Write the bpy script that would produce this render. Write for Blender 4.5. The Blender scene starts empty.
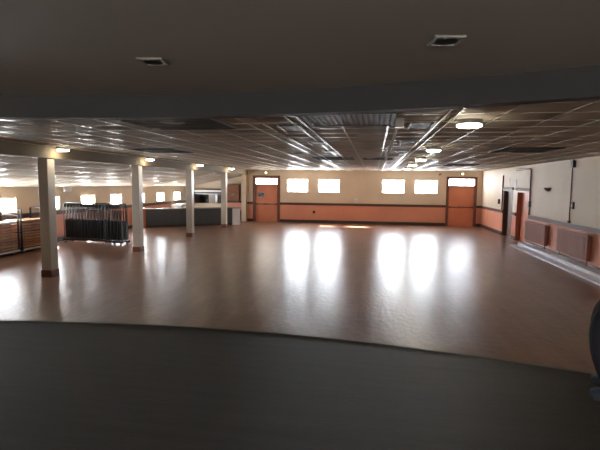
import bpy, bmesh, math, random
from mathutils import Vector, Matrix
random.seed(7)
S = bpy.context.scene
C = S.collection
PI = math.pi

# ------------------------------------------------------------------ helpers
class MB:
    """collects simple solids, then links them as one mesh object"""
    def __init__(s): s.v = []; s.f = []; s.mi = []; s.sm = []; s.cur = 0
    def add(s, vs, fs, smooth=False):
        o = len(s.v); s.v += [tuple(v) for v in vs]
        for f in fs: s.f.append([i + o for i in f]); s.mi.append(s.cur); s.sm.append(smooth)
    def box(s, a, b, bev=0.0):
        x0, x1 = sorted((a[0], b[0])); y0, y1 = sorted((a[1], b[1])); z0, z1 = sorted((a[2], b[2]))
        if bev <= 0:
            v = [(x, y, z) for z in (z0, z1) for y in (y0, y1) for x in (x0, x1)]
            s.add(v, [(0, 2, 3, 1), (4, 5, 7, 6), (0, 1, 5, 4), (2, 6, 7, 3), (0, 4, 6, 2), (1, 3, 7, 5)])
        else:
            bm = bmesh.new(); bmesh.ops.create_cube(bm, size=1)
            for w in bm.verts:
                w.co = Vector(((x0 + x1) / 2 + w.co.x * (x1 - x0), (y0 + y1) / 2 + w.co.y * (y1 - y0), (z0 + z1) / 2 + w.co.z * (z1 - z0)))
            bev = min(bev, .45 * min(x1 - x0, y1 - y0, z1 - z0))
            bmesh.ops.bevel(bm, geom=bm.edges[:], offset=bev, segments=2, affect='EDGES', profile=.5)
            s.bm(bm)
    def bm(s, bm, smooth=False):
        bm.verts.index_update()
        s.add([w.co[:] for w in bm.verts], [[w.index for w in f.verts] for f in bm.faces], smooth); bm.free()
    def tube(s, pts, r, n=8, cap=True):
        pts = [Vector(p) for p in pts]; rings = []; up = None
        rr = r if isinstance(r, (list, tuple)) else [r] * len(pts)
        for i, p in enumerate(pts):
            t = (pts[min(i + 1, len(pts) - 1)] - pts[max(i - 1, 0)]).normalized()
            if up is None or abs(up.dot(t)) > .95: up = Vector((0, 0, 1)) if abs(t.z) < .9 else Vector((1, 0, 0))
            a = t.cross(up).normalized(); b = a.cross(t).normalized(); up = b
            rings.append([p + rr[i] * (math.cos(2 * PI * k / n) * a + math.sin(2 * PI * k / n) * b) for k in range(n)])
        vs = [q for rg in rings for q in rg]; fs = []
        for i in range(len(pts) - 1):
            for k in range(n):
                fs.append((i * n + k, i * n + (k + 1) % n, (i + 1) * n + (k + 1) % n, (i + 1) * n + k))
        if cap:
            fs.append(tuple(range(n))[::-1]); fs.append(tuple(range((len(pts) - 1) * n, len(pts) * n)))
        s.add(vs, fs, n > 6)
    def lathe(s, prof, c, n=28):
        vs = []; fs = []
        for (r, z) in prof:
            for k in range(n):
                a = 2 * PI * k / n; vs.append((c[0] + r * math.cos(a), c[1] + r * math.sin(a), c[2] + z))
        for i in range(len(prof) - 1):
            for k in range(n):
                fs.append((i * n + k, i * n + (k + 1) % n, (i + 1) * n + (k + 1) % n, (i + 1) * n + k))
        s.add(vs, fs, True)
    def prism(s, poly, z0, z1):
        n = len(poly)
        vs = [(x, y, z0) for x, y in poly] + [(x, y, z1) for x, y in poly]
        s.add(vs, [tuple(range(n))[::-1], tuple(range(n, 2 * n))] + [(i, (i + 1) % n, n + (i + 1) % n, n + i) for i in range(n)])
    def quadstrip(s, grid):
        n = len(grid[0]); vs = [p for r in grid for p in r]
        s.add(vs, [(i * n + k, i * n + k + 1, (i + 1) * n + k + 1, (i + 1) * n + k) for i in range(len(grid) - 1) for k in range(n - 1)], True)
    def build(s, name, mat, parent=None, loc=None, smooth=None):
        me = bpy.data.meshes.new(name); me.from_pydata(s.v, [], s.f); me.update()
        mats = mat if isinstance(mat, (list, tuple)) else [mat]
        for m in mats: me.materials.append(m)
        for p, i, sm in zip(me.polygons, s.mi, s.sm): p.material_index = i; p.use_smooth = sm if smooth is None else smooth
        bm = bmesh.new(); bm.from_mesh(me); bmesh.ops.recalc_face_normals(bm, faces=bm.faces[:]); bm.to_mesh(me); bm.free()
        o = bpy.data.objects.new(name, me); C.objects.link(o)
        if parent: o.parent = parent
        if loc: o.location = loc
        return o

def tag(o, label, cat, group=None, kind=None):
    o['label'] = label; o['category'] = cat
    if group: o['group'] = group
    if kind: o['kind'] = kind
    return o
def struct(o): o['kind'] = 'structure'; return o
def thing(name, label, cat, loc=(0, 0, 0), rz=0, group=None):
    o = bpy.data.objects.new(name, None); C.objects.link(o); o.empty_display_size = .1
    o.location = loc; o.rotation_euler = (0, 0, rz)
    return tag(o, label, cat, group)
def sempty(name, loc=(0, 0, 0)):
    o = bpy.data.objects.new(name, None); C.objects.link(o); o.location = loc; o.empty_display_size = .1
    return struct(o)
def copy_tree(o, parent=None):
    c = o.copy(); C.objects.link(c)
    if parent: c.parent = parent
    for ch in list(o.children): copy_tree(ch, c)
    return c

# ------------------------------------------------------------------ materials
def nd(nt, t, **k):
    n = nt.nodes.new(t)
    for a, b in k.items(): setattr(n, a, b)
    return n
def mat(name, col, rough=.5, var=.0, vscale=4, bump=0, bscale=40, metal=0, spec=.5, stretch=(1, 1, 1), col2=None, split=None, coat=0):
    m = bpy.data.materials.new(name); m.use_nodes = True; nt = m.node_tree
    b = nt.nodes['Principled BSDF']
    b.inputs['Roughness'].default_value = rough; b.inputs['Metallic'].default_value = metal
    b.inputs['Specular IOR Level'].default_value = spec; b.inputs['Coat Weight'].default_value = coat
    geo = nd(nt, 'ShaderNodeTexCoord')
    mp = nd(nt, 'ShaderNodeMapping'); mp.inputs['Scale'].default_value = stretch
    nt.links.new(geo.outputs['Object'], mp.inputs['Vector'])
    n = nd(nt, 'ShaderNodeTexNoise'); n.inputs['Scale'].default_value = vscale; n.inputs['Detail'].default_value = 5
    nt.links.new(mp.outputs['Vector'], n.inputs['Vector'])
    r = nd(nt, 'ShaderNodeMix', data_type='RGBA')
    c2 = col2 or tuple(x * (1 - var) for x in col)
    r.inputs[6].default_value = (*c2, 1); r.inputs[7].default_value = (*col, 1)
    rm = nd(nt, 'ShaderNodeMapRange'); rm.inputs[1].default_value = .3; rm.inputs[2].default_value = .7
    nt.links.new(n.outputs['Fac'], rm.inputs[0]); nt.links.new(rm.outputs[0], r.inputs[0])
    nt.links.new(r.outputs[2], b.inputs['Base Color'])
    if bump:
        n2 = nd(nt, 'ShaderNodeTexNoise'); n2.inputs['Scale'].default_value = bscale; n2.inputs['Detail'].default_value = 3
        nt.links.new(mp.outputs['Vector'], n2.inputs['Vector'])
        bp = nd(nt, 'ShaderNodeBump'); bp.inputs['Strength'].default_value = bump; bp.inputs['Distance'].default_value = .02
        nt.links.new(n2.outputs['Fac'], bp.inputs['Height']); nt.links.new(bp.outputs['Normal'], b.inputs['Normal'])
    return m
def emit(name, col, strength, transp=False):
    m = bpy.data.materials.new(name); m.use_nodes = True; nt = m.node_tree; nt.nodes.clear()
    out = nd(nt, 'ShaderNodeOutputMaterial'); e = nd(nt, 'ShaderNodeEmission')
    e.inputs['Color'].default_value = (*col, 1); e.inputs['Strength'].default_value = strength
    if transp:
        t = nd(nt, 'ShaderNodeBsdfTransparent'); a = nd(nt, 'ShaderNodeAddShader')
        nt.links.new(t.outputs[0], a.inputs[0]); nt.links.new(e.outputs[0], a.inputs[1]); nt.links.new(a.outputs[0], out.inputs[0])
    else: nt.links.new(e.outputs[0], out.inputs[0])
    return m

def floor_mat():
    m = bpy.data.materials.new('parquet'); m.use_nodes = True; nt = m.node_tree; b = nt.nodes['Principled BSDF']
    tc = nd(nt, 'ShaderNodeTexCoord')
    br = nd(nt, 'ShaderNodeTexBrick'); br.offset = .5
    br.inputs['Color1'].default_value = (.31, .16, .10, 1); br.inputs['Color2'].default_value = (.24, .125, .08, 1)
    br.inputs['Mortar'].default_value = (.24, .12, .075, 1); br.inputs['Scale'].default_value = 1
    br.inputs['Mortar Size'].default_value = .003; br.inputs['Brick Width'].default_value = .9; br.inputs['Row Height'].default_value = .11
    mp = nd(nt, 'ShaderNodeMapping'); mp.inputs['Rotation'].default_value = (0, 0, math.radians(90))
    nt.links.new(tc.outputs['Object'], mp.inputs['Vector']); nt.links.new(mp.outputs['Vector'], br.inputs['Vector'])
    n = nd(nt, 'ShaderNodeTexNoise'); n.inputs['Scale'].default_value = .5; n.inputs['Detail'].default_value = 6
    nt.links.new(tc.outputs['Object'], n.inputs['Vector'])
    mx = nd(nt, 'ShaderNodeMix', data_type='RGBA', blend_type='MULTIPLY'); mx.inputs[0].default_value = .5
    nt.links.new(br.outputs['Color'], mx.inputs[6]); nt.links.new(n.outputs['Color'], mx.inputs[7])
    hs = nd(nt, 'ShaderNodeMix', data_type='RGBA', blend_type='MULTIPLY'); hs.inputs[0].default_value = .45
    n3 = nd(nt, 'ShaderNodeTexNoise'); n3.inputs['Scale'].default_value = 1.2; n3.inputs['Detail'].default_value = 8
    nt.links.new(tc.outputs['Object'], n3.inputs['Vector'])
    nt.links.new(br.outputs['Color'], hs.inputs[6]); nt.links.new(n3.outputs['Fac'], hs.inputs[7])
    nt.links.new(hs.outputs[2], b.inputs['Base Color'])
    # worn gloss
    mr = nd(nt, 'ShaderNodeMapRange'); mr.inputs[1].default_value = .3; mr.inputs[2].default_value = .7; mr.inputs[3].default_value = .27; mr.inputs[4].default_value = .31
    nt.links.new(n3.outputs['Fac'], mr.inputs[0]); b.inputs['Roughness'].default_value = .285
    nb = nd(nt, 'ShaderNodeTexNoise'); nb.inputs['Scale'].default_value = 13; nb.inputs['Detail'].default_value = 3
    mp2 = nd(nt, 'ShaderNodeMapping'); mp2.inputs['Scale'].default_value = (1, .5, 1); mp2.inputs['Rotation'].default_value = (0, 0, math.radians(8))
    nt.links.new(tc.outputs['Object'], mp2.inputs['Vector']); nt.links.new(mp2.outputs['Vector'], nb.inputs['Vector'])
    bp = nd(nt, 'ShaderNodeBump'); bp.inputs['Strength'].default_value = .36; bp.inputs['Distance'].default_value = .02
    nt.links.new(nb.outputs['Fac'], bp.inputs['Height']); nt.links.new(bp.outputs['Normal'], b.inputs['Normal'])
    return m
def stage_mat():
    m = mat('stage boards', (.046, .038, .03), .6, .25, 3, .25, 30, stretch=(.3, 6, 1))
    return m

CREAM = (.70, .585, .435); SALMON = (.72, .30, .185); BROWN = (.105, .045, .032)
M = dict(
    cream=mat('cream wall paint', CREAM, .6, .08, 1.2, .05, 30, spec=.3),
    salmon=mat('salmon wainscot paint', SALMON, .42, .1, 1.5),
    rail=mat('dark brown rail paint', BROWN, .4, .2, 6),
    base=mat('dark baseboard', (.05, .03, .025), .45, .2, 6),
    floor=floor_mat(), stage=stage_mat(),
    tile=mat('mineral fibre tile', (.57, .475, .39), .68, .22, .9, .1, 60, spec=.22),
    tee=mat('ceiling tee metal', (.62, .58, .5), .28, .1, 3, metal=.35),
    stageceil=mat('stage ceiling paint', (.52, .48, .475), .7, .08, 1),
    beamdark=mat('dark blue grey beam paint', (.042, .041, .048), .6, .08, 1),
    colpaint=mat('grey cream column paint', (.50, .44, .36), .32, .1, 2),
    beam=mat('beam paint', (.22, .17, .11), .75, .1, 2),
    orange=mat('orange door paint', (.70, .25, .135), .42, .1, 2),
    frame=mat('door frame brown', (.2, .07, .045), .4, .15, 3),
    redframe=mat('red brown door frame', (.34, .09, .05), .45, .12, 3),
    browndoor=mat('taupe door paint', (.2, .13, .1), .45, .1, 2),
    radiator=mat('terracotta radiator paint', (.28, .105, .065), .5, .06, 3),
    white=mat('white paint', (.75, .73, .7), .4, .05, 2),
    step=mat('worn step covering with sky sheen', (.72, .75, .84), .3, .2, 3, .05, 25),  # pale covering, with reflected sky light mixed into its colour
    metal=mat('grey metal', (.45, .44, .42), .35, .1, 4, metal=.8),
    chrome=mat('chrome trim', (.7, .7, .7), .22, .05, 4, metal=1),
    dark=mat('dark grille', (.035, .033, .032), .5, .2, 8),
    greygrille=mat('grey perforated grille', (.13, .125, .115), .5, .3, 60),
    black=mat('black metal', (.018, .017, .018), .35, .2, 6),
    blackpad=mat('black vinyl', (.022, .02, .022), .4, .2, 9),
    wood1=mat('tan table edge', (.62, .36, .2), .45, .2, 8),
    wood2=mat('pinkish table edge', (.6, .28, .18), .45, .2, 8),
    wood3=mat('brown table edge', (.42, .25, .15), .45, .2, 8),
    barfront=mat('slate bar front', (.062, .068, .075), .4, .15, 3),
    bartop=mat('bar top', (.26, .22, .18), .55, .15, 3),
    silver=mat('pale bar end', (.7, .7, .74), .4, .1, 3),
    brick=mat('orange pier', (.5, .16, .08), .5, .25, 14),
    navy=mat('navy blue stripe', (.03, .035, .06), .4, .1, 4),
    cabinet=mat('brown cabinet wood', (.30, .115, .05), .6, .25, 5, stretch=(1, 1, 6)),
    paper=mat('white paper', (.75, .74, .7), .6, .04, 9),
    blue=mat('blue notice', (.16, .28, .36), .5, .3, 14),
    kitchen=mat('kitchen wall', (.5, .46, .4), .5, .08, 2),
    grass=mat('ground outside', (.25, .24, .2), .9, .2, 2),
    render_ext=mat('outside render', (.45, .42, .38), .8, .1, 2),
    trousers=mat('dark navy trouser cloth', (.022, .022, .032), .8, .25, 20, .2, 60),
    jacket=mat('dark jacket cloth', (.03, .03, .035), .8, .2, 20),
    skin=mat('skin', (.55, .34, .25), .5, .08, 12),
    hair=mat('brown hair', (.05, .03, .02), .5, .3, 30),
    shoe=mat('blue shoe', (.028, .045, .095), .6, .15, 12),
    sole=mat('pale sole', (.04, .04, .045), .6, .1, 12),
    eye=mat('eye white', (.8, .8, .78), .25), iris=mat('iris', (.04, .03, .02), .25),
    pane=emit('daylight pane', (.84, .92, 1.0), 10, True),
    pane_dim=emit('dimmed daylight pane', (1, .93, .8), 3.5, True),  # weaker daylight set in the glow, for left transom and added stage windows
    lamp=emit('lit diffuser', (1.0, .9, .68), 22),
    exitlamp=emit('lit exit lamp', (1.0, .85, .4), 3),
)

# ------------------------------------------------------------------ room numbers
XR, XL, YF, YE = 5.57, -11.15, 25.04, 26.5
ZC, ZD = 2.92, 1.08
XC = -7.22
ZS = .90

def wall_grid(name, axis, c0, c1, us, holes, m, z0=0, z1=3.3):
    """a wall slab between planes c0 (room side) and c1, u from us[0] to us[1]; holes = (u0,u1,z0,z1)"""
    U = sorted({us[0], us[1], *[h[0] for h in holes], *[h[1] for h in holes]})
    Z = sorted({z0, z1, *[h[2] for h in holes], *[h[3] for h in holes]})
    U = [u for u in U if us[0] <= u <= us[1]]; Z = [z for z in Z if z0 <= z <= z1]
    def solid(i, j):
        if i < 0 or j < 0 or i >= len(U) - 1 or j >= len(Z) - 1: return False
        u = (U[i] + U[i + 1]) / 2; z = (Z[j] + Z[j + 1]) / 2
        return not any(h[0] < u < h[1] and h[2] < z < h[3] for h in holes)
    idx = {}; vs = []; fs = []
    def V(i, j, k):
        if (i, j, k) not in idx:
            c = (c0, c1)[k]; idx[(i, j, k)] = len(vs)
            vs.append((c, U[i], Z[j]) if axis == 0 else (U[i], c, Z[j]))
        return idx[(i, j, k)]
    for i in range(len(U) - 1):
        for j in range(len(Z) - 1):
            if not solid(i, j): continue
            for k in (0, 1): fs.append((V(i, j, k), V(i + 1, j, k), V(i + 1, j + 1, k), V(i, j + 1, k)))
            if not solid(i - 1, j): fs.append((V(i, j, 0), V(i, j + 1, 0), V(i, j + 1, 1), V(i, j, 1)))
            if not solid(i + 1, j): fs.append((V(i + 1, j, 0), V(i + 1, j + 1, 0), V(i + 1, j + 1, 1), V(i + 1, j, 1)))
            if not solid(i, j - 1): fs.append((V(i, j, 0), V(i + 1, j, 0), V(i + 1, j, 1), V(i, j, 1)))
            if not solid(i, j + 1): fs.append((V(i, j + 1, 0), V(i + 1, j + 1, 0), V(i + 1, j + 1, 1), V(i, j + 1, 1)))
    b = MB(); b.add(vs, fs)
    return struct(b.build(name, m))

# ------------------------------------------------------------------ floor, stage
b = MB(); b.box((XL - .2, -4.2, -.2), (XR + .4, 29.6, 0)); struct(b.build('floor', M['floor']))
def stage_y(x): return 3.68 - .05 * (x + 1.47) ** 2
def beam_y(x): return 3.80 - .062 * (x + 1.75) ** 2
SX0, SX1 = -6.9, XR
xs = [SX0 + (SX1 - SX0) * i / 48 for i in range(49)]
b = MB(); b.prism([(SX0, -4.0), (SX1, -4.0)] + [(x, stage_y(x)) for x in reversed(xs)], .002, ZS - .02); struct(b.build('stage', M['base']))
b = MB(); b.prism([(SX0, -4.0), (SX1, -4.0)] + [(x, stage_y(x) - .03) for x in reversed(xs)], ZS - .0195, ZS); struct(b.build('stage_boards', M['stage']))
b = MB()
ring = [(x, stage_y(x) - .03) for x in xs] + [(x, stage_y(x) + .006) for x in reversed(xs)]
b.prism(ring, ZS - .0195, ZS + .004); struct(b.build('trim_1', mat('worn stage nosing', (.16, .14, .12), .3, .3, 8)))
# stage ceiling and curved beam
b = MB(); b.prism([(SX0, -4.0), (SX1, -4.0)] + [(x, beam_y(x) - .13) for x in reversed(xs)], 2.885, 2.91); struct(b.build('ceiling_stage', M['stageceil']))
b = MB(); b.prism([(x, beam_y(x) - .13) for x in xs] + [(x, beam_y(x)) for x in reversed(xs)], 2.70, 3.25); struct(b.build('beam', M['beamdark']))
# stage enclosure
wall_grid('wall_back', 1, -4.0, -4.2, (SX0 - .2, XR + .4), [(-5.0, -3.2, 1.25, 2.35), (1.6, 3.4, 1.25, 2.35)], M['cream'], 0, 3.3)
ADDED_STAGE_WINDOWS = [(-5.0, -3.2), (1.6, 3.4)]  # unseen windows added behind the camera to brighten the dark stage
wall_grid('wall_stage_left', 0, SX0, SX0 - .2, (-4.0, 2.4), [], M['stageceil'], 0, 3.3)
wall_grid('wall_near', 1, 2.4, 2.2, (XL, SX0 - .2), [], M['cream'], 0, 3.3)

# ------------------------------------------------------------------ far wall, windows, doors
WZ = (1.69, 2.43)
far_w = [(-4.80, -3.62), (-3.06, -1.87), (.41, 1.62), (2.13, 3.32)]
DL = (-6.77, -5.20, 2.60); DR = (3.76, 5.31, 2.61)
holes = [(a, c, *WZ) for a, c in far_w] + [(DL[0], DL[1], 0, DL[2]), (DR[0], DR[1], 0, DR[2])]
wall_grid('wall_far', 1, YF, YF + .22, (-7.3, XR), holes, M['cream'])
wall_grid('wall_corner', 0, -7.3, -7.1, (YF + .22, YE), [], M['cream'])

def window(n, axis, c, u0, u1, z0, z1, inward):
    """window set in a wall slab; c = room face; inward = outward direction sign of the wall depth"""
    w = sempty('window_%d' % n, ((c, (u0 + u1) / 2, z0) if axis == 0 else ((u0 + u1) / 2, c, z0)))
    def P(u, d, z):
        q = Vector((c + inward * d, u, z)) if axis == 0 else Vector((u, c + inward * d, z))
        return tuple(q - w.location)
    f = MB(); t = .045
    for (a, e, y, z) in ((u0, u0 + t, z0, z1), (u1 - t, u1, z0, z1), (u0 + t, u1 - t, z0, z0 + t), (u0 + t, u1 - t, z1 - t, z1)):
        f.box(P(a, .05, y), P(e, .11, z))
    f.build('window_frame', M['white'], w)
    p = MB(); p.box(P(u0 + t, .075, z0 + t), P(u1 - t, .081, z1 - t)); p.build('pane', M['pane_dim' if n in (15, 16) else 'pane'], w)
    s = MB(); s.box(P(u0 + .002, -.03, z0 - .03), P(u1 - .002, -.001, z0 - .002)); s.build('window_sill', M['cream'], w)
    return w
for i, (a, c) in enumerate(far_w): window(i + 1, 1, YF, a, c, *WZ, 1)
for i, (a, c) in enumerate(ADDED_STAGE_WINDOWS): window(15 + i, 1, -4.0, a, c, 1.25, 2.35, -1)  # added fill windows, glowing with the dimmer pane

def double_door(n, x0, x1, top, t0, t1, notice):
    d = sempty('door_%d' % n, ((x0 + x1) / 2, YF, 0))
    L = lambda x, y, z: (x - (x0 + x1) / 2, y, z)
    f = MB(); w = .16 if notice else .135
    f.box(L(x0, -.03, .0), L(x0 + w, .2, top)); f.box(L(x1 - w, -.03, .0), L(x1, .2, top)); f.box(L(x0 + w, -.03, top - w), L(x1 - w, .2, top))
    f.box(L(x0 + w, -.02, t0 - .05), L(x1 - w, .2, t0))
    f.build('frame', M['frame'], d)
    p = MB(); p.box(L(x0 + w, .09, t0), L(x1 - w, .096, top - w)); p.build('transom_pane', M['pane_dim' if notice else 'pane'], d)
    xm = (x0 + x1) / 2
    for k, (a, e) in enumerate(((x0 + w + .0005, xm - .0005), (xm + .0005, x1 - w - .0005))):
        l = MB(); l.box(L(a, .06, .001), L(e, .11, t0 - .0505), .002)
        for (pz0, pz1) in ((.14, .92), (1.08, t0 - .17)):
            l.box(L(a + .08, .053, pz0), L(e - .08, .06, pz1), .003)
        lo = l.build('door_leaf', M['orange'], d)
        h = MB(); h.tube([L(a + .05, 0.005, 1.0), L(e - .05, 0.005, 1.0)], .018)
        h.box(L(a + .03, 0.0, .96), L(a + .09, .06, 1.04)); h.box(L(e - .09, 0.0, .96), L(e - .03, .06, 1.04))
        h.build('push_bar', M['rail'], lo)
        if notice and k == 0:
            q = MB(); q.box(L(a + .12, .042, 1.42), L(a + .48, .0515, 1.63)); q.build('notice', M['blue'], lo)['label'] = 'blue notice plate'
            q = MB(); q.box(L(a + .17, .038, 1.46), L(a + .3, .0415, 1.52)); q.box(L(a + .33, .038, 1.53), L(a + .44, .0415, 1.6)); q.build('notice_marking', M['black'], lo)
    return d
double_door(1, DL[0], DL[1], DL[2], 2.12, 2.44, True)
double_door(2, DR[0], DR[1], DR[2], 2.15, 2.49, False)

# ------------------------------------------------------------------ right wall with two recessed doors
RA = (19.62, 20.98, 1.99); RB = (17.56, 19.10, 1.97)
wall_grid('wall_right', 0, XR, XR + .25, (-4.0, YF + .22), [(RA[0], RA[1], 0, RA[2]), (RB[0], RB[1], 0, RB[2])], M['cream'])
for n, (y0, y1, zt), m in ((3, RA, M['browndoor']), (4, RB, M['orange'])):
    d = sempty('door_%d' % n, (XR, (y0 + y1) / 2, 0)); ym = (y0 + y1) / 2
    l = MB(); l.box((.16, y0 - ym + .05, .01), (.205, y1 - ym - .05, zt - .06), .004); l.box((.15, y0 - ym + .2, .25), (.16, y1 - ym - .2, .95), .003); l.box((.15, y0 - ym + .2, 1.1), (.16, y1 - ym - .2, zt - .25), .003)
    lo = l.build('door_leaf', m, d)
    f = MB(); f.box((.0, y0 - ym + .001, 0), (.24, y0 - ym + .05, zt - .002)); f.box((.0, y1 - ym - .05, 0), (.24, y1 - ym - .001, zt - .002)); f.box((0, y0 - ym + .05, zt - .06), (.24, y1 - ym - .05, zt - .002))
    f.build('frame', M['rail'] if n == 3 else M['redframe'], d)
    h = MB(); h.tube([(.15, y0 - ym + .14, 1.0), (.10, y0 - ym + .14, 1.0), (.10, y0 - ym + .28, 1.0)], .012); h.build('handle', M['metal'], lo)
    t = MB(); t.box((-.06, y0 - ym - .05, zt + .005), (-.002, y1 - ym + .05, zt + .11), .006); t.build('lintel', M['beam'], d)

# ------------------------------------------------------------------ left wall with seven windows
yr = [12.75, 14.76, 16.86, 18.85, 20.93, 23.06, 25.15]
lw = [(y - .86, y) for y in yr] + [(8.6 + .0, 9.46), (10.0 + .55, 11.41)][:2]
LZ = (1.17, 1.635)
wall_grid('wall_left', 0, XL, XL - .22, (2.2, YE), [(a, c, *LZ) for a, c in lw], M['cream'])
for i, (a, c) in enumerate(lw): window(5 + i, 0, XL, a, c, *LZ, -1)
# end wall of the side bay with serving hatch
HX = (-10.93, -9.12, .92, 1.49)
wall_grid('wall_bar', 1, YE, YE + .2, (XL - .22, -7.1), [HX], M['cream'])
# kitchen behind the hatch
wall_grid('wall_kitchen', 1, 29.2, 29.4, (XL - .22, -7.1), [(-9.95, -9.25, 1.0, 1.72)], M['kitchen'], 0, 3.3)
window(14, 1, 29.2, -9.95, -9.25, 1.0, 1.72, 1)
wall_grid('wall_kitchen_left', 0, XL, XL - .22, (YE + .2, 29.4), [], M['kitchen'])
wall_grid('wall_kitchen_right', 0, -7.3, -7.1, (YE + .2, 29.2), [], M['kitchen'])

# ------------------------------------------------------------------ wainscot, dado rails, baseboards
def strips(axis, c, out, runs):
    """wainscot panels, dado rail, baseboard along a wall; out = sign pointing into the room"""
    pn, dr, bb = MB(), MB(), MB()
    def bx(m, u0, u1, d, z0, z1, bev=0):
        if axis == 0: m.box((c + out * .0005, u0, z0), (c + out * d, u1, z1), bev)
        else: m.box((u0, c + out * .0005, z0), (u1, c + out * d, z1), bev)
    for (u0, u1, step) in runs:
        bx(pn, u0, u1, .008, .16, ZD - .1)
        n = max(1, round((u1 - u0) / step)); w = (u1 - u0) / n
        for k in range(n): bx(pn, u0 + k * w + .008, u0 + (k + 1) * w - .008, .018, .16, ZD - .1, .004)
        bx(dr, u0, u1, .045, ZD - .1, ZD + .03, .008)
        bx(bb, u0, u1, .028, .001, .16, .004)
    return pn, dr, bb
def wains(side, n, axis, c, out, runs):
    pn, dr, bb = strips(axis, c, out, runs)
    struct(pn.build('wainscot_' + side, M['salmon'])); struct(dr.build('trim_%d' % n, M['rail'])); struct(bb.build('baseboard_' + side, M['base']))
wains('far', 2, 1, YF, -1, [(-7.1, DL[0] - .002, 1), (DL[1] + .002, DR[0] - .002, 1.8), (DR[1] + .002, XR - .03, 1)])
wains('right', 3, 0, XR, -1, [(2.5, RB[0] - .002, 2.1), (RB[1] + .002, RA[0] - .002, 1), (RA[1] + .002, YF - .03, 1.4)])
wains('left', 4, 0, XL, 1, [(2.42, YE - .03, 2.0)])
wains('bar', 5, 1, YE, -1, [(HX[1] + .1, -7.33, 1.0)])
wains('corner', 6, 0, -7.3, -1, [(YF + .23, YE - .03, .7)])
# ceiling edge angle along far and right walls
b = MB(); b.box((-7.0, YF - .05, ZC - .055), (XR - .05, YF - .001, ZC - .004)); b.box((XR - .04, 3.0, ZC - .04), (XR - .001, YF - .05, ZC - .004)); struct(b.build('trim_7', mat('pale ceiling angle', (.72, .6, .42), .35, .05, 3)))

# ------------------------------------------------------------------ suspended ceilings
def sag_ceiling(xa, xb, ya, yb, zf, tx, ty, n=5):
    b = MB(); rng = random.Random(3); g = MB()
    nx = round((xb - xa) / tx); ny = round((yb - ya) / ty); dx = (xb - xa) / nx; dy = (yb - ya) / ny
    for i in range(nx):
        for j in range(ny):
            s = rng.choice((.012, .018, .024, .032, .04)); tl = rng.uniform(-.004, .004); tm = rng.uniform(-.004, .004)
            grid = []
            for a in range(n + 1):
                row = []
                for c in range(n + 1):
                    u = a / n; v = c / n; x = xa + (i + u) * dx; y = ya + (j + v) * dy
                    row.append((x, y, zf(x) + .012 - s * (math.sin(PI * u) * math.sin(PI * v)) ** .7 + tl * (u - .5) + tm * (v - .5)))
                grid.append(row)
            b.quadstrip(grid)
    for i in range(nx + 1):
        x = xa + i * dx; w = .012
        g.add([(x - w, ya, zf(x - w) + .004), (x + w, ya, zf(x + w) + .004), (x + w, yb, zf(x + w) + .004), (x - w, yb, zf(x - w) + .004), (x - w, ya, zf(x - w) - .004), (x + w, ya, zf(x + w) - .004), (x + w, yb, zf(x + w) - .004), (x - w, yb, zf(x - w) - .004)],
              [(4, 5, 6, 7), (0, 3, 2, 1), (0, 1, 5, 4), (1, 2, 6, 5), (2, 3, 7, 6), (3, 0, 4, 7)])
    for j in range(ny + 1):
        y = ya + j * dy; w = .011
        g.add([(xa, y - w, zf(xa) - .003), (xb, y - w, zf(xb) - .003), (xb, y + w, zf(xb) - .003), (xa, y + w, zf(xa) - .003), (xa, y - w, zf(xa) + .004), (xb, y - w, zf(xb) + .004), (xb, y + w, zf(xb) + .004), (xa, y + w, zf(xa) + .004)],
              [(0, 1, 2, 3), (4, 7, 6, 5), (0, 4, 5, 1), (1, 5, 6, 2), (2, 6, 7, 3), (3, 7, 4, 0)])
    return b, g
b, g = sag_ceiling(-7.05, XR - .001, .4, YF - .001, lambda x: ZC, .6, .6)
struct(b.build('ceiling', M['tile'])); struct(g.build('ceiling_grid', M['tee']))
ZBL = 2.66
slope = lambda x: 1.96 + (x - XL) / (-7.37 - XL) * (ZBL - 1.96)
b, g = sag_ceiling(XL + .002, -7.37, 2.41, YE - .002, slope, .63, .6)
struct(b.build('ceiling_side_bay', M['tile'])); struct(g.build('ceiling_side_grid', M['tee']))
# roof slab keeps daylight out
b = MB(); b.box((XL - .25, -4.2, 3.3), (XR + .25, YF + .25, 3.5)); b.box((XL - .25, YF + .2501, 3.3), (-7.1, 29.4, 3.5)); struct(b.build('roof', M['render_ext']))
b = MB(); b.box((-7.37, 2.41, ZBL), (-7.07, YF - .002, 3.29), .004); struct(b.build('beam_side_bay', M['beam']))
# pale cross beam under the sloping ceiling of the side bay
b = MB(); x0, x1, y = XL + .003, -7.38, 20.4
b.add([(x0, y, slope(x0) - .09), (x1, y, slope(x1) - .09), (x1, y + .12, slope(x1) - .09), (x0, y + .12, slope(x0) - .09), (x0, y, slope(x0) - .012), (x1, y, slope(x1) - .012), (x1, y + .12, slope(x1) - .012), (x0, y + .12, slope(x0) - .012)],
      [(0, 1, 2, 3), (4, 7, 6, 5), (0, 4, 5, 1), (1, 5, 6, 2), (2, 6, 7, 3), (3, 7, 4, 0)])
struct(b.build('trim_8', mat('pale cross beam paint', (.66, .58, .46), .3, .05, 3)))
b = MB(); b.box((-7.37, YF - .26, 0.002), (-7.1, YF - .03, ZBL - .002), .006); struct(b.build('trim_9', M['cream']))

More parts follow.
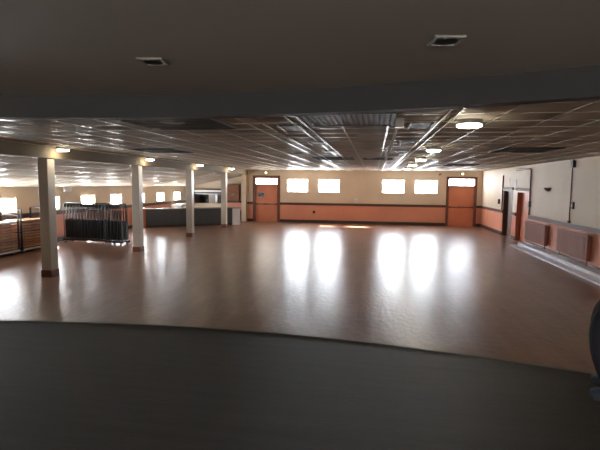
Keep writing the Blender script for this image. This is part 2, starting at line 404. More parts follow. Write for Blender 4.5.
# ------------------------------------------------------------------ columns
colw = .12
pos = ['nearest of the four square columns, beside the table trolleys', 'second square column from the camera, right of the black chair row',
       'third square column, in front of the dark bar front', 'farthest of the four square columns, before the bar corner']
for i, y in enumerate((9.16, 13.09, 17.17, 21.35)):
    t = thing('column', 'grey cream painted ' + pos[i], 'column', (XC, y, 0), 0, 'columns along the side bay')
    b = MB(); b.box((-colw, -colw, .16), (colw, colw, ZBL - .002), .012); b.build('shaft', M['colpaint'], t)
    b = MB(); b.box((-colw - .012, -colw - .012, .001), (colw + .012, colw + .012, .16), .006); b.build('plinth', M['frame'], t)

# ------------------------------------------------------------------ ceiling lights
def ceiling_light(loc, label, group, r=.145):
    t = thing('ceiling_light', label, 'ceiling light', loc, 0, group)
    b = MB(); b.lathe([(.0, 0), (r * .95, 0), (r, -.01), (r, -.055), (r * .93, -.06), (0, -.06)], (0, 0, 0)); b.build('housing', M['metal'], t)
    b = MB(); b.lathe([(r * .9, -.0605), (r * .95, -.064), (r * .95, -.078), (r * .8, -.09), (r * .4, -.097), (0, -.099)], (0, 0, 0)); b.build('diffuser', M['lamp'], t)
    return t
o5 = ['nearest and largest', 'second nearest', 'middle', 'second farthest', 'farthest']
for i, (x, y) in enumerate(((1.07, 5.6), (1.16, 9.55), (1.26, 13.1), (1.33, 16.7), (1.39, 20.5))):
    ceiling_light((x, y, ZC - .006), o5[i] + ' of the five lit round lights in the right-hand ceiling row', 'lights in the right-hand row')
o4 = ['nearest column', 'second column', 'third column', 'farthest column']
for i, (x, y) in enumerate(((-6.86, 9.25), (-6.86, 13.25), (-6.86, 17.35), (-6.86, 21.4))):
    ceiling_light((x, y, ZC - .006), 'lit round ceiling light beside the beam at the ' + o4[i], 'lights beside the column beam', .13)

# recessed downlights over the stage
for x, y, lab in ((-1.34, 2.65, 'left unlit square downlight recessed in the dark stage ceiling'), (.34, 2.46, 'right unlit square downlight with bright rim in the stage ceiling')):
    t = thing('recessed_downlight', lab, 'downlight', (x, y, 2.885), math.radians(8), 'stage downlights'); h = .078
    b = MB()
    for (a, c) in (((-h, -h, -.014), (h, -h + .022, 0)), ((-h, h - .022, -.014), (h, h, 0)), ((-h, -h + .022, -.014), (-h + .022, h - .022, 0)), ((h - .022, -h + .022, -.014), (h, h - .022, 0))): b.box(a, c, .004)
    b.build('trim_ring', M['metal'], t)
    b = MB(); b.lathe([(.056, -.012), (.052, -.004), (.03, -.001), (0, -.001)], (0, 0, 0)); b.build('reflector', M['dark'], t)

# ceiling vents and slots
def vent(x0, x1, y0, y1, label, m=None, perf=False, z=ZC):
    t = thing('ceiling_vent', label, 'vent', ((x0 + x1) / 2, (y0 + y1) / 2, z - .004), 0, 'dark panels in the hall ceiling')
    a, c = (x1 - x0) / 2, (y1 - y0) / 2; f = .025
    b = MB(); b.box((-a, -c, -.02), (a, -c + f, 0)); b.box((-a, c - f, -.02), (a, c, 0)); b.box((-a, -c + f, -.02), (-a + f, c - f, 0)); b.box((a - f, -c + f, -.02), (a, c - f, 0)); b.build('frame', m or M['dark'], t)
    b = MB(); b.box((-a + f, -c + f, -.012), (a - f, c - f, 0))
    if perf:
        nx, ny = 16, 8
        for i in range(nx):
            for j in range(ny):
                x = -a + f + (i + .5) / nx * 2 * (a - f); y = -c + f + (j + .5) / ny * 2 * (c - f)
                b.box((x - .012, y - .018, -.017), (x + .012, y + .018, -.0121))
    else:
        n = 7
        for j in range(n):
            y = -c + f + (j + .5) / n * 2 * (c - f); b.box((-a + f, y - .012, -.018), (a - f, y + .006, -.0121))
    b.build('panel', M['greygrille'] if perf else M['dark'], t)
vent(-.82, .22, 4.95, 5.98, 'wide grey perforated grille in the ceiling near the stage, left of the white conduit', M['greygrille'], True)
vent(-3.1, -1.9, 5.15, 6.2, 'large dark ceiling panel nearest the stage on the left', M['dark'])
vent(-5.6, -4.45, 9.75, 10.9, 'dark ceiling panel near the column lights', M['dark'])
vent(2.55, 3.7, 9.75, 10.95, 'dark ceiling panel toward the right wall', M['dark'])
vent(-1.75, -.6, 12.9, 14.1, 'dark ceiling panel at mid hall, left of the white conduit', M['dark'])
vent(2.6, 3.7, 17.2, 18.4, 'dark ceiling panel in front of the right-hand double door', M['dark'])
vent(-.35, .55, 13.2, 14.0, 'narrow dark ceiling panel beside the white conduit', M['dark'])
slot_lab = {(.42, 5.8): 'nearest to the big round light', (.44, 8.2): 'second beyond the big round light', (.46, 10.6): 'third along the white conduit',
            (-1.28, 5.95): 'nearest left of the perforated grille', (-1.22, 8.3): 'second left of the perforated grille', (-1.16, 10.4): 'third left of the perforated grille'}
for (x, y), lab in slot_lab.items():
    t = thing('ceiling_slot', 'small dark ceiling slot with white side bars, ' + lab, 'vent', (x + .15, y + .3, ZC - .004), 0, 'small slots in the ceiling')
    b = MB(); b.box((-.13, -.3, -.008), (.13, .3, 0)); b.build('slot_panel', M['dark'], t)
    for sx in (-1, 1):
        b = MB(); b.box((sx * .131, -.3, -.02), (sx * .155, .3, 0)); b.build('side_bar', M['white'], t)
# white conduit with its junction box, and pale trunking
t = thing('ceiling_conduit', 'white conduit running along the ceiling from a small junction box', 'conduit', (.27, 5.45, ZC - .006))
b = MB(); b.box((-.05, -.06, -.1), (.05, .06, 0), .006); b.build('junction_box', M['metal'], t)
b = MB(); b.tube([(0, .07, -.03), (.12, 19.5, -.03)], .017); b.build('pipe', M['white'], t)
for (xa, ya, xb, yb, lab) in ((.86, 4.6, .96, 21.0, 'pale cable trunking on the ceiling left of the row of round lights'), (-1.42, 5.2, -1.42, 15.0, 'pale cable trunking on the ceiling left of the small slots'),
                              (-.89, 5.15, -.82, 15.5, 'pale cable trunking on the ceiling right of the small slots')):
    b = MB(); b.box((xa - .011, ya, ZC - .02), (xa + .011, yb, ZC - .006)); tag(b.build('cable_trunking', M['colpaint']), lab, 'cable trunking', 'trunking on the ceiling')

# ------------------------------------------------------------------ right wall fittings
for (y0, y1, lab) in ((15.5, 17.45, 'brown wall radiator beside the orange recessed door'), (12.55, 14.5, 'brown wall radiator nearest the stage, under the switch box')):
    t = thing('radiator', lab, 'radiator', (XR - .019, (y0 + y1) / 2, .13), 0, 'radiators on the right wall'); h = (y1 - y0) / 2
    b = MB(); b.box((-.15, -h, .12), (-.05, h, .78), .012)
    for k in range(24):
        y = -h + .05 + k * (2 * h - .1) / 23; b.box((-.155, y - .012, .16), (-.149, y + .012, .74), .002)
    b.build('panel', M['radiator'], t)
    for sy in (-1, 1):
        b = MB(); b.box((-.05, sy * (h - .2) - .02, .2), (-.027, sy * (h - .2) + .02, .7)); b.build('bracket', M['black'], t)
        b = MB(); b.tube([(-.1, sy * (h - .08), .12), (-.1, sy * (h - .08), -.008)], .014); b.build('pipe', M['black'], t)
b = MB(); b.box((5.2, 4.5, .001), (XR - .03, 17.5, .12), .01); struct(b.build('step_upper', M['step']))
b = MB(); b.box((4.9, 5.5, .001), (5.199, 17.4, .045), .008); struct(b.build('step_lower', M['step']))

t = thing('wall_sconce', 'dark bowl shaped uplighter on the cream right wall', 'wall light', (XR, 15.83, 2.08))
b = MB(); n = 14
prof = [(.02, -.09), (.08, -.075), (.13, -.04), (.16, .02), (.165, .03)]
vs = []; fs = []
for (r, z) in prof:
    for k in range(n + 1):
        a = PI / 2 + PI * k / n; vs.append((r * math.cos(a) * .9 - .004, r * math.sin(a) * 1.15, z))
for i in range(len(prof) - 1):
    for k in range(n): fs.append((i * (n + 1) + k, i * (n + 1) + k + 1, (i + 1) * (n + 1) + k + 1, (i + 1) * (n + 1) + k))
fs.append(tuple(range(4 * (n + 1), 5 * (n + 1))))
b.add(vs, fs, True); b.build('shade', M['rail'], t)
b = MB(); b.box((-.012, -.05, -.06), (-.001, .05, .02)); b.build('backplate', M['dark'], t)

t = thing('switch_conduit', 'thin conduit dropping from a ceiling box to the dado on the right wall', 'conduit', (XR, 14.08, 1.11))
b = MB(); b.tube([(-.025, 0, .01), (-.025, 0, 1.6)], .016); b.build('pipe', M['rail'], t)
b = MB(); b.box((-.09, -.17, 1.58), (-.002, -.02, 1.79), .006); b.build('junction_box', M['base'], t)
b = MB(); b.box((-.07, -.02, 1.6), (-.002, .12, 1.74), .006); b.build('cover', M['white'], t)
b = MB(); b.box((-.06, -.05, .002), (-.001, .05, .07), .006); b.build('outlet', M['base'], t)
t = thing('switch_box', 'small dark switch box beside the thin conduit on the right wall', 'switch', (XR, 13.92, 1.52))
b = MB(); b.box((-.05, -.07, 0), (-.001, .07, .2), .008); b.build('housing', M['base'], t)
b = MB(); b.box((-.06, -.03, .06), (-.0505, .03, .14), .003); b.build('button', M['metal'], t)
t = thing('wall_conduit', 'dark pipe running over the two recessed doors and down by the orange door', 'pipe', (XR, 17.5, 1.12))
b = MB(); b.tube([(-.035, 0, 0), (-.035, 0, 1.60), (-.035, .06, 1.65), (-.035, 1.7, 1.65)], .026); b.build('pipe', M['rail'], t)
b = MB(); b.box((-.075, -.06, .28), (-.002, .06, .5), .006); b.build('pull_box', M['base'], t)
t = thing('wall_conduit', 'dark pipe dropping beside the taupe recessed door', 'pipe', (XR, 21.08, .2))
b = MB(); b.tube([(-.03, 0, .92), (-.03, 0, 2.4)], .026); b.build('pipe', M['rail'], t)
b = MB(); b.box((-.07, .45, 1.15), (-.002, .57, 1.36), .006); b.build('call_point', M['base'], t)
for y, z0, lab in ((20.3, 2.16, 'white notice above the taupe recessed door'), (19.34, 2.08, 'white notice between the two recessed doors')):
    b = MB(); b.box((XR - .012, y - .11, z0), (XR - .001, y + .11, z0 + .32)); tag(b.build('wall_notice', M['paper']), lab, 'notice', 'notices over the recessed doors')

# far wall fittings
for x, lab in ((-6.0, 'small exit lamp above the left-hand double door'), (4.55, 'small exit lamp above the right-hand double door')):
    t = thing('exit_lamp', lab, 'emergency light', (x, YF, 2.75), 0, 'exit lamps over the doors')
    b = MB(); b.box((-.11, -.05, -.045), (.11, 0, .05), .006); b.build('housing', M['beam'], t)
    b = MB(); b.box((-.06, -.075, -.035), (.06, -.0505, .04), .01); b.build('lens', M['exitlamp'], t)
t = thing('security_camera', 'tiny dark camera high on the far wall left of the right-hand double door', 'camera', (3.45, YF, 2.72))
b = MB(); b.box((-.03, -.03, -.02), (.03, 0, .06)); b.build('bracket', M['frame'], t)
b = MB(); b.tube([(0.02, -.032, .02), (-.1, -.14, -.01)], .035); b.build('body', M['frame'], t)
t = thing('wall_socket', 'dark socket on the salmon wainscot under the second window of the far wall', 'socket', (-3.27, YF - .019, .55))
b = MB(); b.box((-.07, -.03, -.02), (.07, -.0005, .12), .006); b.build('plate', M['dark'], t)
b = MB(); b.lathe([(.03, 0), (.026, .012), (0, .012)], (0, 0, 0)); o = b.build('outlet', M['black'], t, (0, -.03, .05)); o.rotation_euler = (PI / 2, 0, 0)
t = thing('thermostat', 'small pale box above the dado at the middle of the far wall', 'thermostat', (-.95, YF, 1.2))
b = MB(); b.box((-.09, -.04, 0), (.09, 0, .22), .008); b.build('case', M['paper'], t)
b = MB(); b.box((-.04, -.05, .05), (.04, -.0405, .09), .003); b.build('dial', M['metal'], t)
t = thing('wall_vent', 'pale louvred box high on the left wall above the chair row', 'vent', (XL, 15.15, 1.78))
b = MB(); b.box((.001, -.22, 0), (.06, .22, .17), .006)
for k in range(4): b.box((.06, -.2, .02 + k * .038), (.072, .2, .035 + k * .038))
b.build('housing', M['white'], t)

# ------------------------------------------------------------------ bar and hatch
P0 = Vector((-10.62, 19.98)); P1 = Vector((-7.2, 22.6)); dirv = (P1 - P0).normalized(); ang = math.atan2(dirv.y, dirv.x); Lb = (P1 - P0).length
t = thing('bar_counter', 'long slate grey bar counter running at an angle across the side bay', 'bar counter', (P0.x, P0.y, 0), ang)
b = MB(); b.box((0.002, 0, .12), (Lb, .06, .86), .004)
for k in range(1, 4): b.box((k * Lb / 4 - .01, -.004, .14), (k * Lb / 4 + .01, 0.0, .84))
b.build('front_panel', M['barfront'], t)
b = MB(); b.box((0.002, .04, .001), (Lb, .07, .12)); b.build('kickboard', M['base'], t)
b = MB(); b.box((0.002, -.04, .86), (Lb + .44, .6, .905), .008); b.build('worktop', M['bartop'], t)
b = MB(); b.box((Lb, 0, .001), (Lb + .42, .5, .86), .004); b.build('end_panel', M['silver'], t)['label'] = 'pale silver end panel'
b = MB(); b.box((-.3, -.03, .001), (0, .4, .93), .006); b.build('pier', M['brick'], t)['label'] = 'orange end pier'
b = MB(); b.box((.02, .3, .5), (Lb, .58, .53)); b.build('shelf', M['cabinet'], t)

t = thing('hatch_canopy', 'white and navy striped canopy over the serving hatch behind the bar', 'canopy', ((HX[0] + HX[1]) / 2, YE, 1.47)); a = (HX[1] - HX[0]) / 2 + .05
b = MB(); b.box((-a, -.25, .14), (a, -.001, .26), .006); b.box((-a, -.25, .0), (a, -.001, .04), .004); b.build('board', M['white'], t)
b = MB(); b.box((-a, -.235, .041), (a, -.001, .139)); b.build('stripe', M['navy'], t)
b = MB(); b.box((-a + .2, -.22, .261), (a, -.001, .34)); b.build('top_panel', M['base'], t)
t = thing('tall_cabinet', 'tall black cabinet seen through the left of the serving hatch', 'cabinet', (-10.6, 28.2, 0))
b = MB(); b.box((-.45, -.3, .06), (.45, .3, 1.9), .01); b.build('body', M['black'], t)
for sx in (-1, 1):
    b = MB(); b.box((sx * .225 - .215, -.32, .1), (sx * .225 + .215, -.301, 1.86), .006); d = b.build('door', M['blackpad'], t)
    b = MB(); b.box((sx * .04 - .01, -.345, .85), (sx * .04 + .01, -.3205, 1.1)); b.build('handle', M['metal'], d)
b = MB(); b.box((-.4, -.25, 0.001), (.4, .28, .06)); b.build('plinth', M['dark'], t)
b = MB(); b.box((-10.72, 27.1, 0.001), (-10.3, 27.5, 3.28), .01); b.box((-10.15, 27.1, 0.001), (-9.8, 27.5, 3.28), .01)
o = b
b = MB(); b.box((-10.2, 27.2, 0.001), (-9.78, 27.6, 3.28), .01); struct(b.build('kitchen_pier', M['kitchen']))
t = thing('kitchen_rack', 'dark wire shelf rack seen through the right of the serving hatch', 'rack', (-9.35, 27.6, 0))
for sx in (-1, 1):
    for sy in (-1, 1):
        b = MB(); b.tube([(sx * .3, sy * .2, 0.001), (sx * .3, sy * .2, 1.5)], .014); b.build('post', M['black'], t)
for z in (.4, .9, 1.2, 1.45):
    b = MB(); b.box((-.31, -.21, z), (.31, .21, z + .02)); b.build('shelf', M['black'], t)

t = thing('wall_cabinet', 'brown wooden wall cabinet to the right of the serving hatch', 'cabinet', (-8.3, YE - .001, 1.12))
b = MB(); b.box((-.42, -.3, 0), (.36, 0, .95), .006); b.build('body', M['cabinet'], t)
for k in (-1, 1):
    b = MB(); b.box((-.03 + k * .195 - .19, -.32, .01), (-.03 + k * .195 + .19, -.3005, .94), .005); d = b.build('door', M['cabinet'], t)
    b = MB(); b.box((-.03 + k * .04 - .01, -.335, .3), (-.03 + k * .04 + .01, -.3205, .42)); b.build('handle', M['metal'], d)
b = MB(); b.box((-7.9, YE - .02, 1.5), (-7.6, YE - .002, 2.08)); tag(b.build('wall_notice', M['paper']), 'tall white sheet on the wall right of the brown cabinet', 'notice')
for x, lab in ((-7.52, 'left thin pipe on the wall behind the bar end'), (-7.42, 'right thin pipe on the wall behind the bar end')):
    b = MB(); b.tube([(x, YE - .045 - .03, .17), (x, YE - .045 - .03, 2.4)], .022); tag(b.build('wall_pipe', M['beam']), lab, 'pipe', 'pipes behind the bar end')
t = thing('low_chest', 'low dark wooden chest between the bar end and the corner pilaster', 'chest', (-7.62, 25.75, 0))
b = MB(); b.box((-.25, -.35, .05), (.27, .35, .56), .008); b.build('body', M['base'], t)
b = MB(); b.box((-.27, -.37, .5601), (.275, .37, .6), .006); b.build('lid', M['frame'], t)
b = MB(); b.box((-.2, -.3, .001), (.22, .3, .05)); b.build('plinth', M['black'], t)
t = thing('low_fridge', 'low white cabinet against the left wall behind the bar', 'cabinet', (-10.78, 24.2, 0))
b = MB(); b.box((-.31, -.5, .06), (.28, .5, .96), .012); b.build('body', M['white'], t)
b = MB(); b.box((.2801, -.48, .1), (.31, .48, .93), .008); d = b.build('door', M['white'], t)
b = MB(); b.box((.3101, -.42, .7), (.335, -.38, .9)); b.build('handle', M['metal'], d)
b = MB(); b.box((-.28, -.45, .001), (.25, .45, .06)); b.build('plinth', M['dark'], t)

# ------------------------------------------------------------------ folding chairs hung in trolleys
def make_chair():
    t = thing('folding_chair', 'x', 'chair', (0, 0, 0))
    W = .215
    def tubepart(name, pts, r=.0125):
        b = MB(); b.tube(pts, r, 8); return b.build(name, M['black'], t)
    arc = [(-.005, -W, .0), (-.005, -W, 1.14)] + [(-.005, -W + .06 * (1 - math.cos(a)), 1.14 + .06 * math.sin(a)) for a in (PI / 4, PI / 2)]
    arc += [(-.005, W - .06 * (1 - math.cos(a)), 1.14 + .06 * math.sin(a)) for a in (PI / 2, PI / 4)] + [(-.005, W, 1.14), (-.005, W, .0)]
    tubepart('back_frame', arc)
    for sy in (-1, 1): tubepart('rear_leg', [(.03, sy * (W - .045), .02), (.022, sy * (W - .09), 1.02)])
    tubepart('stretcher', [(.03, -(W - .045), .14), (.03, W - .045, .14)], .009)
    b = MB(); b.box((-.028, -W + .014, 1.10), (.004, W - .014, 1.195), .012); b.build('backrest', M['blackpad'], t)
    b = MB(); b.box((.012, -W + .02, .02), (.056, W - .02, .68), .016); b.build('seat', M['blackpad'], t)
    return t
def make_trolley(length, name, label):
    t = thing(name, label, 'trolley', (0, 0, 0))
    b = MB(); L = length
    b.box((0, -.2, .10), (L, -.16, .16)); b.box((0, .16, .10), (L, .2, .16)); b.box((0, -.16, .14), (L, .16, .16))
    b.build('base_frame', M['black'], t)
    for x in (.02, L - .02):
        b = MB(); b.tube([(x, 0, .16), (x, 0, 1.40)], .018); b.build('post', M['black'], t)
    b = MB(); b.tube([(0, 0, 1.41), (L, 0, 1.41)], .018); b.build('top_rail', M['black'], t)
    for x in (.1, L - .1):
        for y in (-.18, .18):
            b = MB()
            b.tube([(x - .018, y, .047), (x + .018, y, .047)], .046, 14); w = b.build('caster', M['metal'], t)
            b = MB(); b.box((x - .026, y - .02, .06), (x - .02, y + .02, .10)); b.box((x + .02, y - .02, .06), (x + .026, y + .02, .10)); b.box((x - .026, y - .03, .0965), (x + .026, y + .03, .0995)); b.build('fork', M['metal'], w)
    return t
proto = None
k_all = 0
for (x0, y0, n, L, rz, lab) in ((-10.75, 14.55, 13, 1.72, math.radians(-4), 'long chair trolley holding the black folding chairs by the left wall'),
                                (-8.98, 14.28, 5, .72, math.radians(-6), 'short chair trolley with pale casters at the right end of the black chair row')):
    tr = make_trolley(L, 'chair_trolley', lab); tr.location = (x0, y0, 0); tr.rotation_euler = (0, 0, rz); tr['group'] = 'chair trolleys'
    for i in range(n):
        if proto is None: ch = proto = make_chair()
        else: ch = copy_tree(proto)
        xl = .09 + i * (L - .2) / (n - 1)
        ch.location = Vector((x0, y0, 0)) + Matrix.Rotation(rz, 3, 'Z') @ Vector((xl, 0, .165)); ch.rotation_euler = (0, 0, rz)
        k_all += 1
        W2 = ['leftmost', 'second', 'third', 'fourth', 'fifth', 'sixth', 'seventh', 'eighth', 'ninth', 'tenth', 'eleventh', 'twelfth']
        if n == 13: ch['label'] = ('leftmost' if i == 0 else 'rightmost' if i == 12 else W2[i] + ' from the left') + ' black folding chair folded upright on the long chair trolley'
        else: ch['label'] = ('leftmost', 'second from left', 'middle', 'second from right', 'rightmost')[i] + ' black folding chair folded upright on the short end trolley'
        ch['group'] = 'black folding chairs standing in trolleys'

# ------------------------------------------------------------------ folded tables stacked flat on trolleys
def make_table(L, D, m):
    t = thing('folding_table', 'x', 'table', (0, 0, 0))
    b = MB(); b.box((0, 0, .022), (D, L, .078), .008); b.build('tabletop', m, t)
    for y in (.12, L - .16):
        b = MB(); b.box((.06, y, .002), (D - .06, y + .025, .012)); b.box((.06, y, .0125), (.1, y + .025, .0215)); b.box((D - .1, y, .0125), (D - .06, y + .025, .0215)); b.build('leg_frame', M['black'], t)
    return t
def table_trolley(x, y, L, D, label, tall):
    t = thing('table_trolley', label, 'trolley', (x, y, 0), 0, 'table trolleys')
    b = MB(); b.box((0, 0, .09), (D, L, .13), .004); b.build('deck', M['base'], t)
    b = MB(); b.box((D + .0005, 0, .075), (D + .03, L, .125), .004); b.build('edge_rail', M['white'], t)
    for (px, py) in ((.02, -.035), (D - .05, -.035), (.02, L + .005), (D - .05, L + .005)):
        b = MB(); b.box((px, py, .1), (px + .05, py + .03, tall), .004); b.build('post', M['black'], t)
    for py in (-.035, L + .005):
        b = MB(); b.box((.02, py + .002, tall), (D, py + .028, tall + .03)); b.box((.07, py + .004, .6), (D - .05, py + .026, .64)); b.build('end_rail', M['black'], t)
    for px in (.1, D - .1):
        for py in (.12, L - .12):
            b = MB(); b.tube([(px - .018, py, .045), (px + .018, py, .045)], .044, 14); b.build('caster', M['metal'], t)
    return t
protos = {}
where = {0: 'bottom', 9: 'topmost'}
ords = ['bottom', 'second from bottom', 'third from bottom', 'fourth from bottom', 'fifth from bottom', 'fifth from top', 'fourth from top', 'third from top', 'second from top', 'topmost']
D = .74
for ti, (y, L, who, tl, tall) in enumerate(((10.42, 1.44, 'left-hand table trolley at the photo edge', 'low trolley of stacked wooden tables at the left edge', 1.12),
                                  (12.02, 1.15, 'table trolley behind the nearest column', 'trolley of stacked wooden tables half hidden behind the nearest column', 1.28))):
    x = -11.08
    table_trolley(x, y, L, D, tl, tall)
    for k in range(10):
        if ti == 0 and k == 9: mm = 'white'
        else: mm = random.choice(('wood1', 'wood2', 'wood3', 'wood1'))
        key = (ti, mm)
        o = copy_tree(protos[key]) if key in protos else make_table(L - .06, D - .02, M[mm])
        protos.setdefault(key, o)
        o.location = (x + random.uniform(0, .018), y + .03 + random.uniform(-.012, .012), .131 + k * .084)
        # packing strip under each tabletop rests on the one below
        o['label'] = ords[k] + ' folded ' + ('white edged' if mm == 'white' else 'wooden') + ' table on the ' + who
        o['group'] = 'folded tables on the trolleys'

# ------------------------------------------------------------------ person seated at the right edge
def skin_chain(pts, edges, name):
    me = bpy.data.meshes.new(name); me.from_pydata([p[:3] for p in pts], edges, []); o = bpy.data.objects.new(name, me); C.objects.link(o)
    md = o.modifiers.new('s', 'SKIN'); md.use_smooth_shade = True; md.branch_smoothing = .6
    for i, p in enumerate(pts):
        r = p[3]; me.skin_vertices[0].data[i].radius = r if isinstance(r, tuple) else (r, r)
    me.skin_vertices[0].data[0].use_root = True
    sb = o.modifiers.new('b', 'SUBSURF'); sb.levels = 2; sb.render_levels = 2
    dg = bpy.context.evaluated_depsgraph_get(); ev = o.evaluated_get(dg)
    out = bpy.data.meshes.new_from_object(ev, depsgraph=dg)
    bpy.data.objects.remove(o); return out
person = thing('person', 'person seated at the right edge of the stage in dark navy trousers and blue shoes', 'person', (1.840, 2.757, ZS), math.radians(65))
# local frame: facing +Y (turned so that +Y points to world -X), x to the sitter's right ... z up
pts = [(0, 0, .55, (.145, .115)), (0, .0, .70, (.135, .10)), (0, .02, .88, (.15, .105)), (0, .02, 1.01, (.13, .09)), (0, .03, 1.10, .056), (0, .05, 1.16, .05)]
ed = [(0, 1), (1, 2), (2, 3), (3, 4), (4, 5)]
for sx in (-1, 1):
    o = len(pts)
    pts += [(sx * .10, .05, .525, .092), (sx * .115, .27, .53, .078), (sx * .12, .485, .525, .068), (sx * .12, .505, .42, .064), (sx * .12, .49, .28, .064), (sx * .12, .45, .13, .052), (sx * .12, .395, .05, .034)]
    ed += [(0, o)] + [(o + i, o + i + 1) for i in range(6)]
    o = len(pts)
    pts += [(sx * .20, .02, .97, .058), (sx * .245, .03, .80, .047), (sx * .25, .08, .69, .042), (sx * .20, .20, .655, .036), (sx * .155, .28, .645, .026)]
    ed += [(3, o)] + [(o + i, o + i + 1) for i in range(4)]
body = skin_chain(pts, ed, 'body')
bm = bmesh.new(); bm.from_mesh(body); bpy.data.meshes.remove(body)
for sx in (-1, 1):   # hands: palm and five fingers resting on the thighs
    h = Vector((sx * .15, .30, .637))
    hp = [(h.x, h.y - .02, h.z + .006, .026), (h.x, h.y + .04, h.z, (.034, .014)), (h.x - sx * .004, h.y + .075, h.z - .004, (.036, .013))]
    m = skin_chain(hp, [(0, 1), (1, 2)], 'palm'); bm.from_mesh(m); bpy.data.meshes.remove(m)
    for k, (dx, ln) in enumerate(((-.027, .062), (-.009, .074), (.009, .07), (.026, .054))):
        a = (h.x + dx, h.y + .068, h.z - .003, .0085)
        fp = [a, (a[0], a[1] + ln * .45, a[2] + .004, .0085), (a[0], a[1] + ln * .78, a[2] - .006, .0078), (a[0], a[1] + ln, a[2] - .018, .007)]
        m = skin_chain(fp, [(0, 1), (1, 2), (2, 3)], 'finger'); bm.from_mesh(m); bpy.data.meshes.remove(m)
    a = (h.x - sx * .026, h.y + .015, h.z, .011)
    fp = [a, (a[0] - sx * .026, a[1] + .03, a[2] - .006, .0105), (a[0] - sx * .034, a[1] + .062, a[2] - .014, .009)]
    m = skin_chain(fp, [(0, 1), (1, 2)], 'thumb'); bm.from_mesh(m); bpy.data.meshes.remove(m)
# head
hb = bmesh.new(); bmesh.ops.create_uvsphere(hb, u_segments=28, v_segments=20, radius=1)
hc = Vector((0, .065, 1.265))
for v in hb.verts:
    x, y, z = v.co; nx = x * .074; ny = y * .094; nz = z * .118
    if z < -.1: nx *= 1 - .32 * (-z) ** 1.5; ny *= 1 - .12 * (-z)
    if y > .3:
        nose = math.exp(-((x / .13) ** 2 + ((z + .12) / .2) ** 2)); ny += .022 * nose
        for s_ in (-1, 1): ny -= .010 * math.exp(-(((x - s_ * .4) / .17) ** 2 + ((z - .04) / .12) ** 2))
        ny += .007 * math.exp(-((x / .26) ** 2 + ((z + .46) / .07) ** 2)); ny -= .004 * math.exp(-((x / .26) ** 2 + ((z + .49) / .02) ** 2)); ny += .008 * math.exp(-((x / .25) ** 2 + ((z + .8) / .15) ** 2))
    v.co = hc + Vector((nx, ny, nz))
me = bpy.data.meshes.new('t'); hb.to_mesh(me); hb.free(); bm.from_mesh(me); bpy.data.meshes.remove(me)
for s_ in (-1, 1):
    eb = bmesh.new(); bmesh.ops.create_uvsphere(eb, u_segments=10, v_segments=8, radius=1)
    for v in eb.verts: v.co = hc + Vector((s_ * .075 + v.co.x * .009, -.005 + v.co.y * .02, -.005 + v.co.z * .032))
    me = bpy.data.meshes.new('t'); eb.to_mesh(me); eb.free(); bm.from_mesh(me); bpy.data.meshes.remove(me)
me = bpy.data.meshes.new('body'); bm.to_mesh(me); bm.free()
for k in ('trousers', 'jacket', 'skin'): me.materials.append(M[k])
for p in me.polygons:
    c = p.center; p.use_smooth = True
    arm_skin = c.z > .6 and c.y > .245
    legs = c.z < .61 and not arm_skin
    if arm_skin or c.z > 1.09: p.material_index = 2
    elif legs: p.material_index = 2 if c.z < .085 else 0
    else: p.material_index = 1
o = bpy.data.objects.new('body', me); C.objects.link(o); o.parent = person
hb = bmesh.new(); bmesh.ops.create_uvsphere(hb, u_segments=28, v_segments=18, radius=1)
for v in hb.verts:
    x, y, z = v.co; v.co = hc + Vector((x * .082, y * .102 - .008, z * .125 + .006))
bmesh.ops.delete(hb, geom=[v for v in hb.verts if (v.co - hc).y > .03 and (v.co - hc).z < .062 or (v.co - hc).z < -.045], context='VERTS')
b = MB(); b.bm(hb, True); o = b.build('hair', M['hair'], person); sm = o.modifiers.new('s', 'SOLIDIFY'); sm.thickness = .008
for s_ in (-1, 1):
    b = MB(); b.lathe([(.0, .011), (.006, .009), (.011, 0), (.006, -.009), (0, -.011)], (0, 0, 0), 12); e = b.build('eye', M['eye'], person, (s_ * .03, hc.y + .078, hc.z + .006))
    b = MB(); b.lathe([(.0, .004), (.004, .002), (.005, 0), (0, -.003)], (0, 0, 0), 10); i = b.build('iris', M['iris'], e, (0, .0095, 0)); i.rotation_euler = (-PI / 2, 0, 0)
for s_ in (-1, 1):
    b = MB(); cx = s_ * .12; rows = []
    for (y, w, z0, z1) in ((.405, .022, .022, .075), (.42, .036, .022, .105), (.46, .042, .022, .115), (.52, .044, .022, .09), (.58, .047, .022, .07), (.625, .043, .022, .055), (.65, .026, .022, .042)):
        rows.append([(cx + w * math.cos(a), y, z0 + (z1 - z0) * max(0, math.sin(a)) ** .7 if math.sin(a) > 0 else z0) for a in [PI * k / 10 for k in range(11)]])
    rows = [[(p[0], p[1] - .115, p[2]) for p in q] for q in rows]
    b.quadstrip(rows); n = 11; vs0 = [r for r in rows]
    b.add(rows[0], [tuple(range(n))]); b.add(rows[-1], [tuple(range(n))])
    sh = b.build('shoe', M['shoe'], person)
    b = MB(); poly = [(cx - w, y - .115) for (y, w) in ((.40, .024), (.42, .040), (.46, .045), (.52, .046), (.58, .050), (.63, .045), (.655, .028))] + [(cx + w, y - .115) for (y, w) in ((.655, .028), (.63, .045), (.58, .050), (.52, .046), (.46, .045), (.42, .040), (.40, .024))]
    b.prism(poly, .001, .0225); b.build('sole', M['sole'], sh)
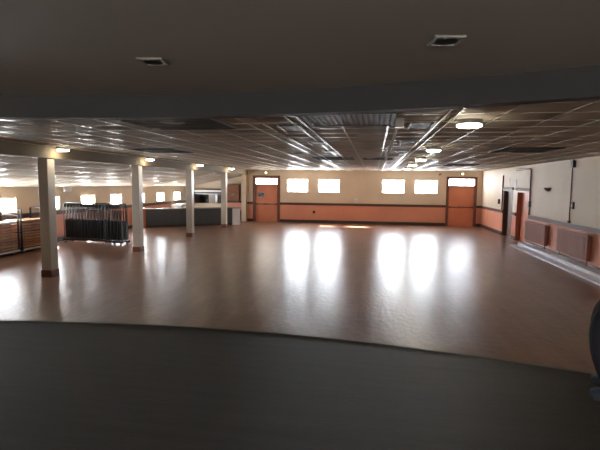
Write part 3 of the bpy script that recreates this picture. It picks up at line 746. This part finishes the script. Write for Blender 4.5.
# chair under the person (outside the frame)
t = thing('stage_chair', 'black chair carrying the person at the right edge of the stage', 'chair', (1.867, 2.744, ZS), math.radians(65))
b = MB(); b.box((-.2, -.2, .40), (.2, .22, .44), .015); b.build('seat', M['blackpad'], t)
for sx in (-1, 1):
    b = MB(); b.tube([(sx * .18, .18, .001), (sx * .18, .18, .4)], .013); b.build('leg', M['black'], t)
    b = MB(); b.tube([(sx * .18, -.2, .001), (sx * .18, -.18, .42), (sx * .18, -.24, .9)], .013); b.build('leg', M['black'], t)
b = MB(); b.box((-.2, -.25, .68), (.2, -.225, .9), .01); b.build('backrest', M['blackpad'], t)

# ------------------------------------------------------------------ outside
b = MB(); b.box((-40, -20, -.4), (40, 60, -.21)); struct(b.build('ground', M['grass']))
b = MB(); b.box((-1.7, 27.0, -.2), (4.4, 29.5, 6.2)); struct(b.build('sun_blocker', M['render_ext']))  # added block, keeps sun out of the two right-hand far windows
b = MB(); b.box((-7.2, YF + .23, 2.72), (-5.0, YF + 1.3, 2.82)); struct(b.build('sun_blocker_slab', M['render_ext']))  # added slab, stops sun coming through the left door transom

# ------------------------------------------------------------------ light, world, camera
sun = bpy.data.lights.new('sun', 'SUN'); sun.energy = 60; sun.angle = .01; sun.color = (1, .95, .85)
so = bpy.data.objects.new('sun', sun); C.objects.link(so)
so.rotation_euler = Vector((-1.65, 1.94, 2.06)).to_track_quat('Z', 'Y').to_euler()
w = bpy.data.worlds.new('sky'); S.world = w; w.use_nodes = True
bg = w.node_tree.nodes['Background']; bg.inputs['Color'].default_value = (.85, .92, 1, 1); bg.inputs['Strength'].default_value = 2.0

f, yaw, pitch, roll = 454.78, .1604, .0901, .0102
F = Vector((-math.sin(yaw) * math.cos(pitch), math.cos(yaw) * math.cos(pitch), -math.sin(pitch)))
R = Vector((math.cos(yaw), math.sin(yaw), 0)); U = R.cross(F)
R2 = math.cos(roll) * R + math.sin(roll) * U; U2 = math.cos(roll) * U - math.sin(roll) * R
cam = bpy.data.cameras.new('camera'); co = bpy.data.objects.new('camera', cam); C.objects.link(co)
cam.sensor_width = 36; cam.sensor_fit = 'HORIZONTAL'; cam.lens = f * 36 / 600; cam.clip_start = .05
mw = Matrix((R2, U2, -F)).transposed().to_4x4(); mw.translation = (0, 0, 2.15); co.matrix_world = mw
S.camera = co
v = S.view_settings; v.view_transform = 'Standard'; v.look = 'None'; v.gamma = 1; v.use_curve_mapping = False; v.exposure = 1.13
S.cycles.use_denoising = True
S.cycles.max_bounces = 10; S.cycles.diffuse_bounces = 6; S.cycles.glossy_bounces = 4; S.cycles.caustics_reflective = False
